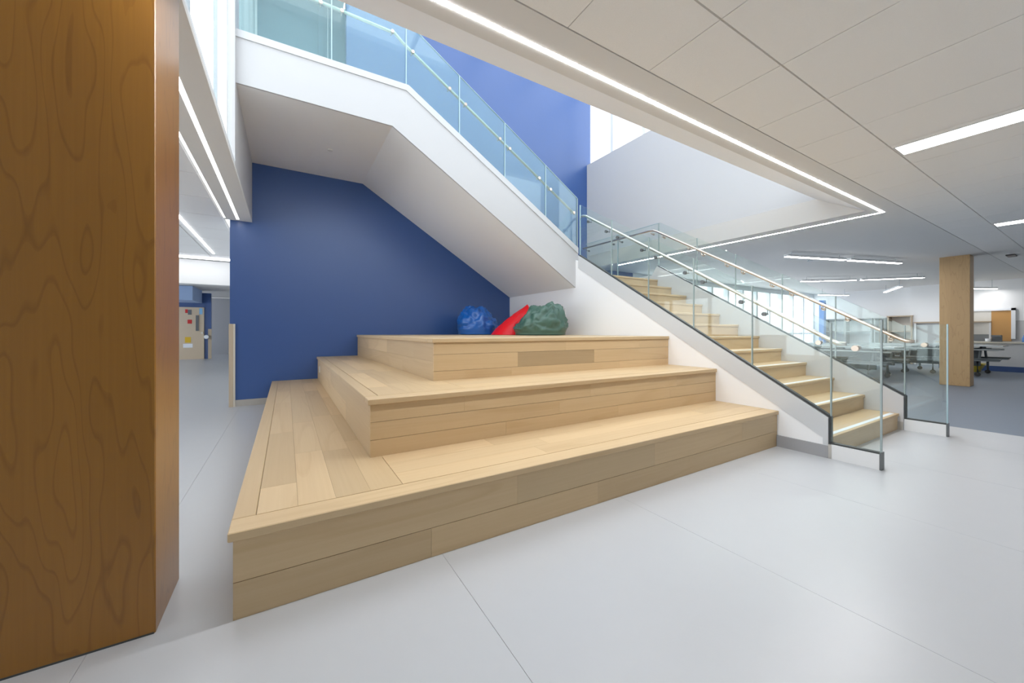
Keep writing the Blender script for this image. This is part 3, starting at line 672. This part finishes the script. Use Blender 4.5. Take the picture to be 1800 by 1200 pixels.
# folding cafeteria tables (running along y)
def table(x, y0, y1, label):
    t = thing('cafeteria_table', (x, (y0 + y1) / 2, 0), label, 'table', 'folding cafeteria tables')
    ym_ = (y0 + y1) / 2; zt = .69
    for a, b_ in ((y0, ym_ - .012), (ym_ + .012, y1)):
        tp = MB().bevbox(x - .35, x + .35, a, b_, zt - .026, zt, .006).build('tabletop', 'tabletop', t)
        MB().box(x - .354, x - .35, a, b_, zt - .028, zt - .003).box(x + .35, x + .354, a, b_, zt - .028, zt - .003).box(x - .35, x + .35, (a - .004) if a == y0 else b_, a if a == y0 else b_ + .004, zt - .028, zt - .003).build('edge_band', 'tabledge', tp)
        for s_ in (-1, 1):
            bx = x + s_ * .58
            MB().bevbox(bx - .14, bx + .14, a, b_, .375, .40, .006).build('bench', 'bench', t)
            MB().box(bx - .13, bx + .13, a + .02, b_ - .02, .345, .374).build('bench_rail', 'tubing', t)
    for yy in (y0 + .32, ym_ - .22, ym_ + .22, y1 - .32):
        MB().tube([(x - .56, yy, .05), (x - .56, yy, .35), (x - .40, yy, .36), (x - .20, yy, .64), (x + .20, yy, .64), (x + .40, yy, .36), (x + .56, yy, .35), (x + .56, yy, .05)], .022, 8).build('leg_frame', 'tubing', t)
        for s_ in (-1, 1):
            MB().tube([(x + s_ * .56 - .02, yy, .045), (x + s_ * .56 + .02, yy, .045)], .045, 14).build('caster', 'caster', t)
    MB().box(x - .05, x + .05, y0 + .2, y1 - .2, .56, .62).build('beam', 'tubing', t)
    MB().box(x - .03, x + .03, y0 + .35, y1 - .35, .20, .555).build('fold_panel', 'bench', t)
    for s_ in (-1, 1): MB().tube([(x + s_ * .30, y0 + .05, .585), (x + s_ * .30, y1 - .05, .585)], .018, 8).build('side_rail', 'tabledge', t)
    for s_ in (-1, 1):
        MB().tube([(x + s_ * .12, y0 + .34, .62), (x + s_ * .12, ym_ - .1, .30), (x + s_ * .12, ym_ + .1, .30), (x + s_ * .12, y1 - .34, .62)], .018, 8).build('fold_arm', 'tubing', t)
    return t
table(10.55, 2.42, 4.75, 'grey folding cafeteria table with benches, nearest the stair')
table(12.25, 2.55, 4.9, 'grey folding cafeteria table in the middle row left of the maple column')
table(13.75, 1.47, 3.9, 'grey folding cafeteria table reaching out right of the maple column')
table(14.9, 3.3, 5.5, 'grey folding cafeteria table nearest the bookcases') if False else None

# pendant lights
def pendant(p, q, z, label):
    a = Vector((*p, z)); b_ = Vector((*q, z)); d = (b_ - a).normalized(); sd = Vector((-d.y, d.x, 0)) * .035; mid = (a + b_) / 2
    t = thing('pendant_light', mid, label, 'pendant light', 'linear pendant lights')
    def bar(z0, z1, w):
        s_ = sd * w; o = Vector((0, 0, 1)); mb = MB()
        v = [c + k * s_ + o * h for h in (z0, z1) for c in (a, b_) for k in (-1, 1)]
        return mb.add(v, [(0, 1, 3, 2), (4, 6, 7, 5), (0, 4, 5, 1), (2, 3, 7, 6), (0, 2, 6, 4), (1, 5, 7, 3)])
    bar(-.014, -.009, .92).build('diffuser', 'led3', t); bar(-.0085, .03, 1.05).build('housing', 'alu', t)
    for c in (a + d * .12, b_ - d * .12): MB().tube([c + Vector((0, 0, .03)), Vector((c.x, c.y, ZC))], .004, 6).build('cable', 'mull', t)
pendant((7.50, 3.14), (8.78, 2.74), 2.32, 'linear pendant light nearest the stair, left half of a pair')
pendant((8.90, 2.71), (10.13, 2.32), 2.32, 'linear pendant light nearest the stair, right half of a pair')
pendant((11.36, 4.42), (12.27, 3.61), 2.296, 'linear pendant light in the second pair, left one')
pendant((12.34, 3.53), (13.08, 2.59), 2.296, 'linear pendant light in the second pair, right one beside the column')
pendant((15.6, 3.90), (13.98, 3.19), 2.20, 'short slanting pendant light before the white end wall')
pendant((14.9, 5.30), (15.9, 4.87), 2.20, 'faint pendant light close above the grey bookcase')
pendant((15.6, 2.24), (16.3, 1.90), 2.15, 'pendant light right of the slim maple column')
dv = box('ceiling_diffuser', (11.2, 11.5, 1.10, 1.20, ZC - .02, ZC - .0005), 'black'); tag(dv, 'small black sign box on the ceiling at far right', 'ceiling box')
for (x, y, lb) in ((8.6, 3.2, 'small grey sprinkler on the dining ceiling above the stair rail'), (9.9, 2.55, 'small grey sprinkler on the dining ceiling left of the column')):
    o = MB().tube([(x, y, ZC), (x, y, ZC - .03), (x, y, ZC - .045)], [.035, .03, .05], 12).build('sprinkler', 'mull', None, None, (x, y, ZC)); tag(o, lb, 'sprinkler')
